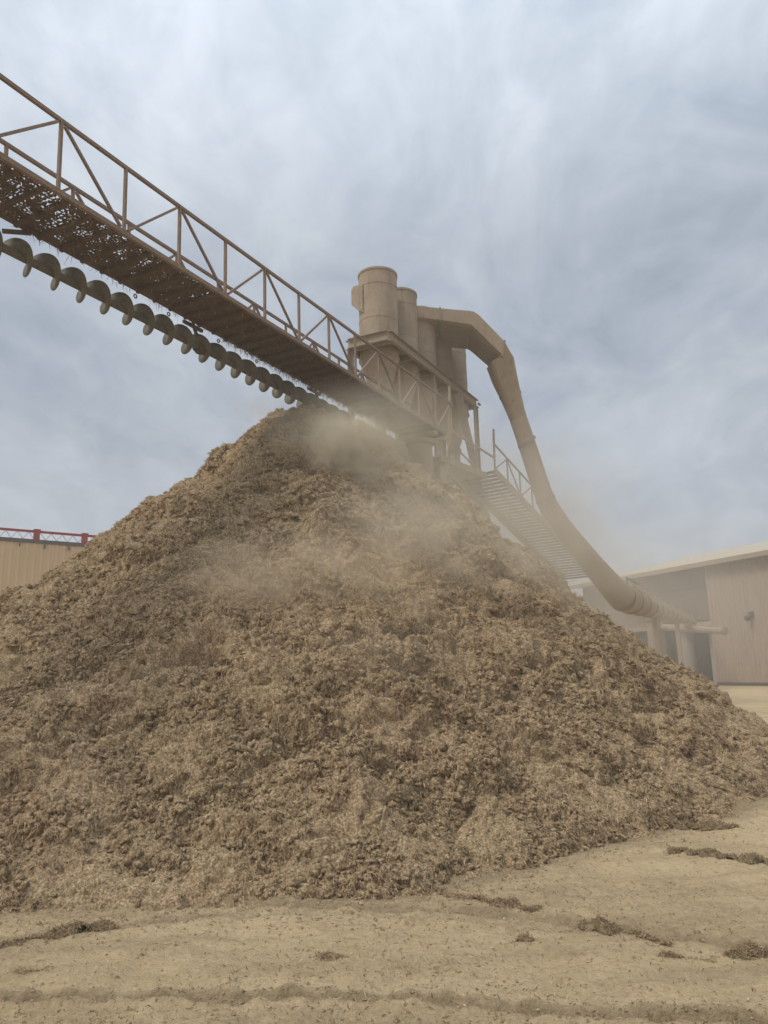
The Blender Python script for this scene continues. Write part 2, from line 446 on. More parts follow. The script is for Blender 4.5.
def build_pile():
    az = np.arange(-.74, .80, .00165)
    d = [5.0]
    while d[-1] < 17.6: d.append(d[-1]*(1 + .0021))
    while d[-1] < 31: d.append(d[-1] + .16)
    d = np.array(d)
    A, D = np.meshgrid(az, d)
    X = D*np.sin(A); Y = D*np.cos(A)
    hb, r, R, phi = pile_base(X, Y)
    x = X - AP[0]; y = Y - AP[1]
    slope = HP/R
    nz = 1/np.sqrt(1+slope**2); nr = slope*nz
    rr = np.maximum(r, .3)
    N = np.stack([x/rr*nr, y/rr*nr, nz*np.ones_like(x)], -1); N /= np.linalg.norm(N, axis=-1, keepdims=True)
    near = np.clip(1.9 - D/14, .25, 1)
    dl = lumpy(X, Y, hb, near)
    amp = np.clip((R - r)/.7, .55, 1) * np.clip(.5 + r/1.4, 0, 1)
    # sheared overhangs: lumps hang a little down the slope
    P = np.stack([X, Y, hb], -1) + N*(dl*amp)[..., None]
    out = np.stack([x/rr, y/rr, np.zeros_like(x)], -1)
    P += out*(dl*.10*amp)[..., None]
    P += np.stack([perlin(X*6, Y*6, hb*6, 41), perlin(X*6, Y*6, hb*6, 42), perlin(X*6, Y*6, hb*6, 43)], -1)*.045*(near*amp)[..., None]
    P[..., 2] += np.clip((r - R + .9)/.9, 0, 1)*.03
    ny, nx = A.shape
    keep = P[..., 2] > -.04
    kf = keep[:-1, :-1] | keep[:-1, 1:] | keep[1:, 1:] | keep[1:, :-1]
    ii = np.arange(nx*ny).reshape(ny, nx)
    Q = np.stack([ii[:-1, :-1], ii[:-1, 1:], ii[1:, 1:], ii[1:, :-1]], -1)[kf]
    used = np.unique(Q); remap = np.full(nx*ny, -1, np.int32); remap[used] = np.arange(len(used))
    V = P.reshape(-1, 3)[used] - np.array([AP[0], AP[1], 0])
    me = fast_mesh('fibre_pile', V, remap[Q], True); me.materials.append(M['fibre'])
    o = bpy.data.objects.new('fibre_pile', me); o.location = (AP[0], AP[1], 0); col.objects.link(o)
    tag(o, 'huge cone of clumpy brown fibrous plant waste heaped beneath the screw conveyor', 'pile')
    # loose strands over the visible side
    gu = np.zeros_like(P); gu[:, 1:-1] = P[:, 2:] - P[:, :-2]; gv = np.zeros_like(P); gv[1:-1] = P[2:] - P[:-2]
    NN = np.cross(gu, gv); L = np.linalg.norm(NN, axis=-1, keepdims=True); NN = NN/np.maximum(L, 1e-9)
    NN = np.where(NN[..., 2:3] < 0, -NN, NN)
    front = (D < 18.0) & (P[..., 2] > 0.0); front[:2] = False; front[:, :2] = False; front[:, -2:] = False
    cand = np.flatnonzero(front.ravel())
    n = 200000
    pick = rng.choice(cand, n)
    pb = P.reshape(-1, 3)[pick]; nb = NN.reshape(-1, 3)[pick]; db = D.ravel()[pick]; ob = out.reshape(-1, 3)[pick]
    pb = pb + rng.normal(size=(n, 3))*.012 - nb*.012
    down = ob*.75 - ZUP*.55
    fl = np.stack([perlin(pb[:, 0]*3, pb[:, 1]*3, pb[:, 2]*3, k) for k in (63, 64, 65)], -1)*3.0
    cl = perlin(pb[:, 0]*2.2, pb[:, 1]*2.2, pb[:, 2]*2.2, 61)
    tint = np.clip(rng.beta(2.2, 2.4, n) + .25*cl, 0, 1)
    sc = (db/8.0)**.55
    ln = rng.uniform(.018, .070, n)*sc
    Vs, Qs, ts = add_strands(pb, nb, ln, rng.uniform(.0016, .0042, n)*sc, ln*rng.uniform(.05, .35, n), tint, down, flow=fl)
    # small clods lying on the slope, each a noisy lump
    ico_v, ico_f = icosphere()
    m_ = 42000
    wgt = np.clip(.35 + 1.6*perlin(X*1.3, Y*1.3, hb*1.3, 66) + 1.2*np.maximum(-dl, -.1), .03, None).ravel()[cand]
    pick = rng.choice(cand, m_, p=wgt/wgt.sum())
    c = P.reshape(-1, 3)[pick] + rng.normal(size=(m_, 3))*.01; nb2 = NN.reshape(-1, 3)[pick]
    rad = (.008 + .042*rng.beta(1.2, 3.2, m_))*(D.ravel()[pick]/8.0)**.45
    c = c + nb2*(rad*.05)[:, None]
    st = np.clip(1 + rng.normal(size=(m_, 1, 3))*.38, .4, 2.0)
    U = ico_v[None]*st
    jit = 1 + .30*perlin(ico_v[None, :, 0]*1.7 + c[:, :1]*31, ico_v[None, :, 1]*1.7 + c[:, 1:2]*31, ico_v[None, :, 2]*1.7 + c[:, 2:]*31, 5)*1.8 + rng.normal(size=(m_, len(ico_v)))*.22
    Vc = c[:, None, :] + U*(rad[:, None]*jit)[..., None]
    # shaggy strands on the clods themselves
    ns = 260000
    bi = rng.choice(m_, ns, p=rad**1.3/np.sum(rad**1.3)); vi = rng.integers(0, len(ico_v), ns)
    vi = np.where((ico_v[vi]*nb2[bi]).sum(1) < -.15, rng.integers(0, len(ico_v), ns), vi)
    ps = Vc[bi, vi]; nv = nrm_rows(ico_v[vi] + nb2[bi]*.6 + rng.normal(size=(ns, 3))*.2)
    ls = rng.uniform(.02, .075, ns)*(rad[bi]/.03)**.25
    dn = (out.reshape(-1, 3)[pick][bi]*.75 - ZUP*.9)*1.1
    fl2 = np.stack([perlin(ps[:, 0]*6, ps[:, 1]*6, ps[:, 2]*6, k) for k in (63, 64, 65)], -1)*2.5
    Vs2, Qs2, ts2 = add_strands(ps, nv, ls, rng.uniform(.0016, .0042, ns)*(D.ravel()[pick][bi]/8.0)**.55, ls*rng.uniform(.05, .4, ns), np.clip(rng.beta(2.0, 2.4, ns), 0, 1), dn, flow=fl2)
    Qs = np.concatenate([Qs, Qs2 + len(Vs)]); Vs = np.concatenate([Vs, Vs2]); ts = np.concatenate([ts, ts2])
    Fc = (np.arange(m_)*len(ico_v))[:, None, None] + ico_f[None]
    mc = fast_mesh('loose_clod', Vc.reshape(-1, 3) - np.array([AP[0], AP[1], 0]), Fc.reshape(-1, 3), True); mc.materials.append(M['fibre'])
    oc = bpy.data.objects.new('loose_clod', mc); col.objects.link(oc); oc.parent = o; oc['kind'] = 'stuff'
    me = fast_mesh('loose_strand', Vs - np.array([AP[0], AP[1], 0]), Qs, False, {'tint': ts}); me.materials.append(M['strand'])
    s = bpy.data.objects.new('loose_strand', me); col.objects.link(s); s.parent = o; s['kind'] = 'stuff'
    return o
build_pile()

# ------------------------------------------------------------------ windrows and clumps on the ground
def clump(pix, width, height, label, name='fibre_clump', group=None, seed=0, dens=1.0, cat='clump'):
    pts = gpoly(pix)
    seg = [0]
    for a, b in zip(pts[:-1], pts[1:]): seg.append(seg[-1] + np.hypot(*(b-a)))
    L = seg[-1]; pts = np.array(pts); step = .010
    na = max(12, int((L + width*1.6)/step)); nc = max(12, int(width*2.4/step))
    ta = np.linspace(-width*.8, L + width*.8, na); tc = np.linspace(-width*1.2, width*1.2, nc)
    TA, TC = np.meshgrid(ta, tc)
    cx = np.interp(TA, seg, pts[:, 0]); cy = np.interp(TA, seg, pts[:, 1])
    dirs = nrm(np.append(pts[-1]-pts[0], 0))
    ex = np.where(TA < 0, TA, np.where(TA > L, TA-L, 0))
    X = cx + ex*dirs[0] - TC*dirs[1]; Y = cy + ex*dirs[1] + TC*dirs[0]
    wv = width*np.clip(.66 + 1.25*perlin(TA*6.5, TA*0+seed, TA*0, seed) + .8*perlin(X*15, Y*15, 0, seed+9), .03, 1.35)
    q = np.hypot(np.abs(TC)/np.maximum(wv, .02), np.abs(ex)/(width*.7))
    env = np.clip(1 - q**2, -.4, 1)
    lump = .8 + 1.6*dome(X*9, Y*9, X*0, seed+1) + 1.2*dome(X*24, Y*24, X*0, seed+2) + .3*perlin(X*42, Y*42, 0, seed+3)
    gz, _ = ground_height(X, Y)
    hgt = height*(.45+.9*np.clip(perlin(TA*2.3, TA*0+seed, TA*0, seed+5)+.4, 0, 1))
    Z = gz - .012 + np.where(env > 0, env**.6*hgt*lump*.72, env*.05)
    keep = Z > gz - .02
    kf = keep[:-1, :-1] & keep[:-1, 1:] & keep[1:, 1:] & keep[1:, :-1] & (env[:-1, :-1] > -.2)
    ii = np.arange(na*nc).reshape(nc, na)
    Q = np.stack([ii[:-1, :-1], ii[:-1, 1:], ii[1:, 1:], ii[1:, :-1]], -1)[kf]
    P = np.stack([X, Y, Z], -1).reshape(-1, 3)
    cand = np.flatnonzero((env > .0).ravel())
    n = int(9000*L*max(width, .05)*dens/.1) // 2 + 200
    n = min(int(n*.8), 4200)
    pk = rng.choice(cand, n); pb = P[pk]
    nb = np.tile(ZUP, (n, 1)) + rng.normal(size=(n, 3))*.45; nb /= np.linalg.norm(nb, axis=1)[:, None]
    ln = rng.uniform(.01, .035, n)
    Vs, Qs, ts = add_strands(pb, nb, ln, rng.uniform(.0015, .003, n), ln*.2, np.clip(rng.beta(2, 2.6, n)*.85, 0, 1))
    used, inv = np.unique(Q, return_inverse=True)
    V = P[used]; Qr = inv.reshape(Q.shape)
    off = np.array([V[:, 0].mean(), V[:, 1].mean(), 0])
    me = fast_mesh(name, np.concatenate([V, Vs]) - off, np.concatenate([Qr, Qs + len(V)]), False,
                   {'tint': np.concatenate([np.zeros(len(V)), ts])})
    me.materials.append(M['old']); me.materials.append(M['strand'])
    mi = np.zeros(len(me.polygons), np.int32); mi[len(Qr):] = 1
    me.polygons.foreach_set('material_index', mi); me.polygons.foreach_set('use_smooth', mi == 0)
    o = bpy.data.objects.new(name, me); o.location = off; col.objects.link(o)
    return tag(o, label, cat, group)

G = 'clumps of fibre lying on the yard'
clump([(-40, 960), (0, 949), (40, 938), (75, 931), (108, 926)], .10, .075, 'long dark windrow of fibre entering from the left edge of the yard', 'fibre_windrow', None, 1, cat='windrow')
clump([(585, 926), (610, 930), (640, 936), (666, 943)], .075, .065, 'dark lumpy windrow of fibre along the curved rut on the right', 'fibre_windrow', None, 2, cat='windrow')
clump([(735, 960), (768, 952), (800, 948)], .08, .05, 'low crumbly windrow running out at the right edge of the yard', 'fibre_windrow', None, 3, cat='windrow')
clump([(318, 956), (342, 956)], .05, .03, 'small lone tuft of fibre in the middle of the bare soil', group=G, seed=4)
clump([(684, 829), (732, 829)], .15, .13, 'biggest loose fibre clump, just off the right foot of the pile', group=G, seed=5)
clump([(676, 855), (698, 857)], .10, .08, 'left one of three fibre clumps strung in a row at right', group=G, seed=6)
clump([(708, 858), (730, 860)], .10, .09, 'middle one of three fibre clumps strung in a row at right', group=G, seed=7)
clump([(746, 863), (764, 864)], .09, .08, 'right one of three fibre clumps strung in a row at right', group=G, seed=8)
clump([(520, 941), (532, 941)], .05, .04, 'tiny dark tuft of fibre left of the lumpy windrow', group=G, seed=9)
clump([(20, 975), (42, 975)], .09, .022, 'flat trodden patch of fibre below the long left windrow', group=G, seed=10)
clump([(430, 890), (470, 899), (530, 908)], .11, .045, 'thin tongue of fibre trailing off the middle foot of the pile', 'fibre_windrow', None, 12, cat='windrow')
clump([(665, 958), (712, 962)], .05, .03, 'broken crumbs of fibre below the end of the lumpy windrow', group=G, seed=13)

def debris():
    n = 24000
    px = rng.uniform(-60, 830, n); t = rng.random(n)
    py = 800 + 235*t
    d = ((px-CX)[:, None]*rgt + (CY-py)[:, None]*upv + FPX*fwd)
    P = CAM + d*((0-CAM[2])/d[:, 2])[:, None]
    gz, lit = ground_height(P[:, 0], P[:, 1]); P[:, 2] = gz
    hb, r, R, phi = pile_base(P[:, 0], P[:, 1])
    pr = .07 + .7*lit + .25*np.clip(perlin(P[:, 0]*1.2, P[:, 1]*1.2, 0, 71), 0, 1) + 2.2*np.exp(-np.clip(r-R, 0, None)/.32)
    k = (rng.random(n) < pr) & (r > R-.3); P = P[k]; n = len(P)
    nb = np.tile(ZUP, (n, 1)) + rng.normal(size=(n, 3))*.35; nb /= np.linalg.norm(nb, axis=1)[:, None]
    ln = rng.uniform(.008, .045, n)
    V1, Q1, t1 = add_strands(P, nb, ln, rng.uniform(.0012, .0035, n), ln*.15, np.clip(rng.beta(1.6, 2.4, n), 0, 1))
    # crumbs: squashed octahedra, larger and thicker on the ground towards the pile
    e_ = np.exp(-np.clip(r[k]-R[k], 0, None)/.45)
    pick = rng.choice(n, n//3); c = P[pick]; m = len(c); s = rng.uniform(.004, .014, m)*rng.uniform(.6, 1.2, m)*(1 + 2.6*e_[pick]*rng.random(m)**2)
    o8 = np.array([[1, 0, 0], [0, 1, 0], [-1, 0, 0], [0, -1, 0], [0, 0, .8], [0, 0, -.5]])
    V2 = c[:, None, :] + (o8[None]*(1 + rng.normal(size=(m, 6, 1))*.3))*s[:, None, None]
    F = np.array([[0, 1, 4, 4], [1, 2, 4, 4], [2, 3, 4, 4], [3, 0, 4, 4]])
    F = np.array([[0, 1, 4], [1, 2, 4], [2, 3, 4], [3, 0, 4]])
    Q2 = (np.arange(m)*6)[:, None, None] + F[None]
    me = fast_mesh('loose_debris', V1, Q1, False, {'tint': t1}); me.materials.append(M['strand'])
    o = bpy.data.objects.new('loose_debris', me); col.objects.link(o)
    tag(o, 'fine straw bits scattered over the tan soil', None, None, 'stuff')
    me = fast_mesh('soil_crumbs', V2.reshape(-1, 3), Q2.reshape(-1, 3), True); me.materials.append(M['fibre'])
    o = bpy.data.objects.new('soil_crumbs', me); col.objects.link(o)
    tag(o, 'dark crumbs strewn on the tan soil', None, None, 'stuff')
debris()

# ------------------------------------------------------------------ walkway bridge
SP = 1.233
def railing(root, b, n0, n1, c_top, c_bot, phase, label=None):
    r = MB().beam(wp(n0*SP, b, c_top), wp(n1*SP, b, c_top), .05, .055, e3).build('railing', M['rail'], root)
    if label: r['label'] = label
    for n in range(n0, n1+1):
        MB().beam(wp(n*SP, b, c_top-.03), wp(n*SP, b, c_bot), .045, .045, e1).build('post', M['rail'], r)
    for n in range(n0, n1):
        if (n + phase) % 2 == 0: p, q = wp(n*SP+.06, b, c_top-.05), wp((n+1)*SP-.07, b, c_bot+.03)
        else: p, q = wp(n*SP+.07, b, c_bot+.03), wp((n+1)*SP-.06, b, c_top-.05)
        MB().beam(p, q, .04, .04, e2).build('brace', M['rail'], r)
    return r

def walkway():
    A0, A1 = -5*SP, 14.25
    root = empty('walkway_bridge', wp(4, .55, -1.13), 'rusty brown railed walkway crossing high above the pile, its grating clogged with fibre', 'walkway')
    for b in (-.03, 1.13):
        MB().beam(wp(A0, b, -1.115), wp(A1, b, -1.115), .06, .075, e3).build('edge_beam', M['rail'] if b < 0 else M['deck'], root)
    n = 0; a = A0 + .2
    while a < A1:
        MB().beam(wp(a, 0, -1.165), wp(a, 1.10, -1.185), .055, .07, e3).build('joist', M['deck'], root); a += .411
    # grating matted with fibre: a sheet with ragged holes, each cell a real hole
    s = .018
    aa = np.arange(A0, A1, s); bb = np.arange(.005, 1.096, s)
    AA, BB = np.meshgrid(aa, bb)
    openness = np.interp(AA, [-3, .7, 1.7, 2.8, 3.8], [.52, .44, .28, .10, .0])
    edge = np.interp(BB, [0, .2, .55, 1.1], [1.0, 1.05, .80, .50])
    nz = perlin(AA*6, BB*6, 0, 81)*.7 + perlin(AA*24, BB*24, 0, 82)*1.2
    thr = .62 - openness*edge*1.15
    hole = (nz > thr) & (openness > 0.02)
    bar = (np.floor(AA/s) % 4 == 0)                # bearing bars of the grating stay
    full = ~hole | (bar & (rng.random(AA.shape) < .75))
    sag = -.03*np.clip(perlin(AA*5, BB*5, 0, 83)+.1, 0, 1) - .02*np.abs(perlin(AA*16, BB*16, 0, 84))
    ny, nx = AA.shape
    P = P0 + AA[..., None]*e1 + BB[..., None]*e2 + (-1.125 + sag)[..., None]*e3
    ii = np.arange(nx*ny).reshape(ny, nx)
    Q = np.stack([ii[:-1, :-1], ii[:-1, 1:], ii[1:, 1:], ii[1:, :-1]], -1)[full[:-1, :-1]]
    off = world_loc(root)
    # thickness: a second layer above and walls come from a solidify modifier
    me = fast_mesh('deck_grating', P.reshape(-1, 3) - off, Q, False); me.materials.append(M['deck'])
    o = bpy.data.objects.new('deck_grating', me); col.objects.link(o); o.parent = root
    md = o.modifiers.new('thick', 'SOLIDIFY'); md.thickness = .012; md.offset = 1
    # fibre hanging from the edges and the underside
    n = 3400
    a = rng.uniform(A0, A1, n); b = np.where(rng.random(n) < .55, rng.normal(1.12, .03, n), rng.uniform(0, 1.1, n))
    a = np.where(b > 1.0, np.where(rng.random(n) < .7, rng.uniform(5.0, A1, n), a), a)
    Ph = P0 + a[:, None]*e1 + b[:, None]*e2 + (-1.17)*e3
    ln = rng.uniform(.02, .10, n)*np.where(b > 1.0, 1.25, .8)
    w = rng.uniform(.002, .008, n)
    V = np.zeros((n, 3, 2, 3)); sway = rng.normal(size=(n, 3))*.02; sd = nrm_rows(rng.normal(size=(n, 3))*np.array([1, 1, .1]))
    for k in range(3):
        c = Ph - ZUP*(ln*k/2)[:, None] + sway*k; wk = (w*(1-.35*k))[:, None]
        V[:, k, 0] = c - sd*wk; V[:, k, 1] = c + sd*wk
    q = np.array([[0, 1, 3, 2], [2, 3, 5, 4]]).reshape(1, -1)
    Q = ((np.arange(n)*6)[:, None] + q).reshape(-1, 4)
    me = fast_mesh('hanging_fibre', V.reshape(-1, 3) - off, Q, False, {'tint': np.repeat(rng.uniform(0, .5, n), 6)}); me.materials.append(M['strand'])
    o = bpy.data.objects.new('hanging_fibre', me); col.objects.link(o); o.parent = root; o['kind'] = 'stuff'
    railing(root, -.03, -5, 12, 0, -1.08, 0, 'near side railing')
    railing(root, 1.13, -5, 12, .04, -1.08, 1, 'far side railing')
walkway()

# ------------------------------------------------------------------ screw conveyor under the walkway
def screw():
    b, c0, c1 = 1.0, -1.70, -1.70
    a0, a1 = -4.0, 10.2
    def ax(a): return wp(a, b, c0 + (c1-c0)*(a/9.0))
    root = empty('screw_conveyor', ax(3), 'long bare screw conveyor hung under the walkway, feeding the top of the pile', 'conveyor')
    off = world_loc(root)
    MB().tube([ax(a0), ax(a1)], .062, 16).build('shaft', M['screw'], root)
    pitch, R, r = .50, .245, .055
    nturn = int((a1-a0)/pitch); spt = 48; nr = 5
    t = np.arange(nturn*spt + 1)/spt
    ang = 2*PI*t
    dirx = nrm(e2 - (e2 @ e1)*e1); dirz = nrm(np.cross(dirx, e1)); dirz = dirz if dirz[2] > 0 else -dirz
    V = []
    for j, (rad, da) in enumerate([(r, -.006), (R*.5, -.006), (R, -.005), (R, .005), (R*.5, .006), (r, .006)]):
        wob = rad*(1 + (.02*np.sin(ang*3.1) if rad == R else 0))
        base = np.array([ax(a0 + tt*pitch + da) for tt in t])
        V.append(base + (np.cos(ang)*wob)[:, None]*dirx + (np.sin(ang)*wob)[:, None]*dirz)
    V = np.stack(V, 1)   # (n,6,3)
    n = len(t); ii = np.arange(n*6).reshape(n, 6)
    Q = np.stack([ii[:-1, :-1], ii[1:, :-1], ii[1:, 1:], ii[:-1, 1:]], -1).reshape(-1, 4)
    me = fast_mesh('flight', V.reshape(-1, 3) - off, Q, True); me.materials.append(M['screw'])
    o = bpy.data.objects.new('flight', me); col.objects.link(o); o.parent = root
    try:
        me.polygons.foreach_set('use_smooth', np.ones(len(me.polygons), bool))
    except Exception: pass
    for a in (-3.2, 4.25, 8.7):
        m = MB()
        m.beam(ax(a) + e3*.05, wp(a-.12, 1.10, -1.2), .05, .05, e1)
        m.tube([ax(a) - e1*.11, ax(a) + e1*.11], .105, 14)
        m.tube([ax(a) - e1*.03, ax(a) + e1*.03], .13, 14)
        m.beam(wp(a-.3, 1.17, -1.22), wp(a+.25, 1.17, -1.22), .05, .06, e3)
        m.build('hanger', M['deck'], root)
    MB().beam(wp(.45, 1.06, -1.2), wp(.15, 1.32, -1.24), .06, .05, e3).build('bracket', M['deck'], root)
    for a in (2.7, 3.55, 5.0, 6.3):                   # eye bolts left along the edge
        MB().tube([wp(a, 1.17, -1.19) + .035*(math.cos(k)*e1 - math.sin(k)*e3) - .05*e3 for k in np.linspace(0, 2*PI, 9)], .012, 6).build('eye_bolt', M['deck'], root)
screw()

# ------------------------------------------------------------------ cyclones on their frame
DC = 25.3
c_axis0 = loc(at(378, 333, DC))
AX0, BX, CTOP = c_axis0[0], c_axis0[1], loc(at(378, 269, DC))[2]
RC, SPC = .64, 1.60
CF = 2.12                                        # level of the frame
def cyclone_at(k): return wp(AX0 + k*SPC, BX, 0)

def make_cyclone():
    c = cyclone_at(0); zt = wp(AX0, BX, CTOP)[2]; zf = wp(AX0, BX, CF)[2]
    base = np.array([c[0], c[1], zf])
    root = empty('cyclone_collector', base, 'x', 'cyclone')
    ht = zt - zf
    MB().lathe(base, [(0, ht-.05), (RC*.5, ht-.05), (RC-.03, ht-.06), (RC-.03, ht), (RC+.025, ht), (RC+.025, ht-.07), (RC, ht-.075), (RC, ht-.50), (RC+.012, ht-.505), (RC+.012, ht-.55), (RC, ht-.555), (RC, ht-1.70), (RC+.01, ht-1.703), (RC+.01, ht-1.735), (RC, ht-1.738), (RC, .36), (RC+.03, .355), (RC+.03, .29), (RC, .285), (RC, -.30)], 56).build('barrel', M['cyclone'], root)
    MB().lathe(base, [(RC, -.30), (RC+.03, -.30), (RC+.03, -.36), (RC, -.365), (.21, -1.72), (.29, -1.73), (.29, -1.81), (.17, -1.815), (.17, -2.75)], 48).build('cone', M['cyclone'], root)
    # boxed scroll inlet on the far side
    o = base + e2*(RC*.35) - e1*(RC*.98)
    def pt(b, h): return o + e2*b + ZUP*h
    poly = [pt(0, ht-.50), pt(.36, ht-.50), pt(.44, ht-.62), pt(.44, ht-1.15), pt(.20, ht-1.38), pt(0, ht-1.50)]
    MB().prism(poly, e1*RC*1.25).build('inlet_scroll', M['cyclone'], root)
    MB().prism([p + np.array([0, 0, .0]) - e1*.02 for p in [pt(.02, ht-.56), pt(.10, ht-.56), pt(.10, ht-1.4), pt(.02, ht-1.4)]], e1*.02).build('inlet_flange', M['frame'], root)
    return root
LC = ['tall dusty cyclone nearest the walkway, its whole barrel and inlet box in view',
      'dusty cyclone second from the front, half hidden behind the nearest one',
      'dusty middle cyclone whose top carries the end of the exhaust hood',
      'dusty cyclone under the middle of the exhaust hood',
      'dusty cyclone at the far end of the row beside the corner column']
cyc = make_cyclone(); cyc['label'] = LC[0]; cyc['group'] = 'cyclones standing in a row'
for k in range(1, 5):
    c = cyc.copy(); col.objects.link(c)
    c.location = [float(v) for v in np.array(cyc.location) + k*SPC*e1 - np.array([0, 0, e1[2]*k*SPC])]
    c['label'] = LC[k]
    for ch in list(cyc.children):
        d = ch.copy(); col.objects.link(d); d.parent = c

def frame():
    a0, a1, b0, b1 = 13.55, 21.45, 1.44, 2.86
    root = empty('support_frame', wp(17.5, 2.1, CF), 'dusty steel platform frame on columns that holds up the row of cyclones', 'frame')
    def chan(p, q, outw):
        m = MB(); m.beam(p, q, .02, .30, e3)
        for s in (-.15, .15): m.beam(np.asarray(p) + e3*s + outw*.05, np.asarray(q) + e3*s + outw*.05, .12, .025, e3)
        return m
    for b, w in ((b0, -e2), (b1, e2)):
        chan(wp(a0, b, CF), wp(a1, b, CF), w).build('long_beam', M['frame'], root)
    for a, w in ((a0, -e1), (a1, e1)):
        chan(wp(a, b0+.02, CF+.003), wp(a, b1-.02, CF+.003), w).build('end_beam', M['frame'], root)
    MB().frame(wp(a0+.015, b0+.015, CF+.02), e1*(a1-a0-.03), e2*(b1-b0-.03), e3*.03).build('platform_plate', M['frame'], root)
    for k in range(6):
        a = AX0 - SPC/2 + k*SPC
        if a0 < a < a1: MB().beam(wp(a, b0+.02, CF-.10), wp(a, b1-.02, CF-.10), .08, .16, e3).build('cross_beam', M['frame'], root)
    for a in (a0+.12, 17.05, a1-.1):
        for b in (b0, b1):
            if a < 14 and b == b0: continue
            if a < 20 and b == b0:
                p = wp(a, b, CF-.17); q = p.copy(); q[2] = -.05; MB().beam(p, q, .09, .09, e1).build('column', M['frame'], root); continue
            p = wp(a, b, CF-.17); q = p.copy(); q[2] = -.05
            m = MB(); m.beam(p, q, .20, .02, e1)
            for s in (-.1, .1): m.beam(p + e1*s, q + e1*s, .02, .20, e1)
            m.build('column', M['frame'], root)
    for a, bb in ((a0+.12, 17.5), (17.5, a1-.1)):
        for b in (b0, b1):
            MB().beam(wp(a, b, -1.9), wp(bb, b, -4.6), .09, .09, e2).build('brace', M['frame'], root)
    MB().beam(wp(a1-2.3, b0-.10, 1.9), wp(a1+.6, b0-.10, -3.2), .14, .26, e2).build('brace', M['frame'], root)
    for b in (b0-.05, b1+.05):
        MB().beam(wp(a0, b, -1.95), wp(a1+.4, b, -1.95), .10, .22, e3).build('lower_beam', M['frame'], root)
    MB().tube([wp(a1+.1, b0-.06, CF+.05), wp(a1+.28, b0-.06, CF+.05)], .05, 8).build('bolt_stub', M['frame'], root)
frame()

def trough():
    root = empty('collecting_trough', wp(18, 2.1, -2.2), 'dusty closed trough running below the cyclone outlets', 'trough')
    pr = [(-.42, .42), (.42, .42), (.42, 0), (.22, -.36), (-.22, -.36), (-.42, 0)]
    base = wp(12.2, BX, -.98)
    MB().prism([base + e2*x + e3*(y-.3) for x, y in pr], e1*10.4).build('casing', M['duct'], root)
    for k in range(6):
        a = 12.5 + k*1.75
        MB().prism([wp(a, BX, -1.28) + e2*x*1.06 + e3*y*1.06 for x, y in pr], e1*.06).build('rib', M['frame'], root)
    for k in range(5):
        p = cyclone_at(k); z0 = wp(AX0, BX, CF)[2] - 2.72
        MB().lathe([p[0], p[1], z0], [(.17, .0), (.17, -.30), (.21, -.30), (.21, -.36), (.17, -.36)], 20).build('drop_spout', M['frame'], root)
trough()

def pillar():
    p = at(421, 470, 22.6); top = wp(*loc(p)[:2], -1.25)
    root = empty('round_pillar', [p[0], p[1], 0], 'stout round dusty pillar under the end of the walkway', 'pillar')
    MB().lathe([p[0], p[1], 0], [(.36, -.1), (.36, top[2]-.35)], 36).build('shaft', M['pillar'], root)
    MB().lathe([p[0], p[1], 0], [(.36, top[2]-.35), (.43, top[2]-.33), (.43, top[2]-.20), (0.0, top[2]-.195)], 36).build('cap_plate', M['frame'], root)
    MB().beam(wp(loc(p)[0], -.05, -1.29), wp(loc(p)[0], 1.15, -1.29), .2, .11, e3).build('bearer', M['frame'], root)
pillar()

# ------------------------------------------------------------------ exhaust hood, pipe
def loft(sections, n=32):
    """sections: (centre, side axis, up axis, half side, half up, roundness 0..1)"""
    V = []
    for c, s, u, hs, hu, rd in sections:
        for k in range(n):
            a = 2*PI*(k+.5)/n; ca, sa = math.cos(a), math.sin(a)
            p = 2.0 + (1-rd)*14
            r = (abs(ca)**p + abs(sa)**p)**(-1/p)
            V.append(np.asarray(c) + s*hs*r*ca + u*hu*r*sa)
    m = len(sections)
    F = [(i*n+k, i*n+(k+1) % n, (i+1)*n+(k+1) % n, (i+1)*n+k) for i in range(m-1) for k in range(n)]
    F += [tuple(range(n))[::-1], tuple(range((m-1)*n, m*n))]
    return V, F

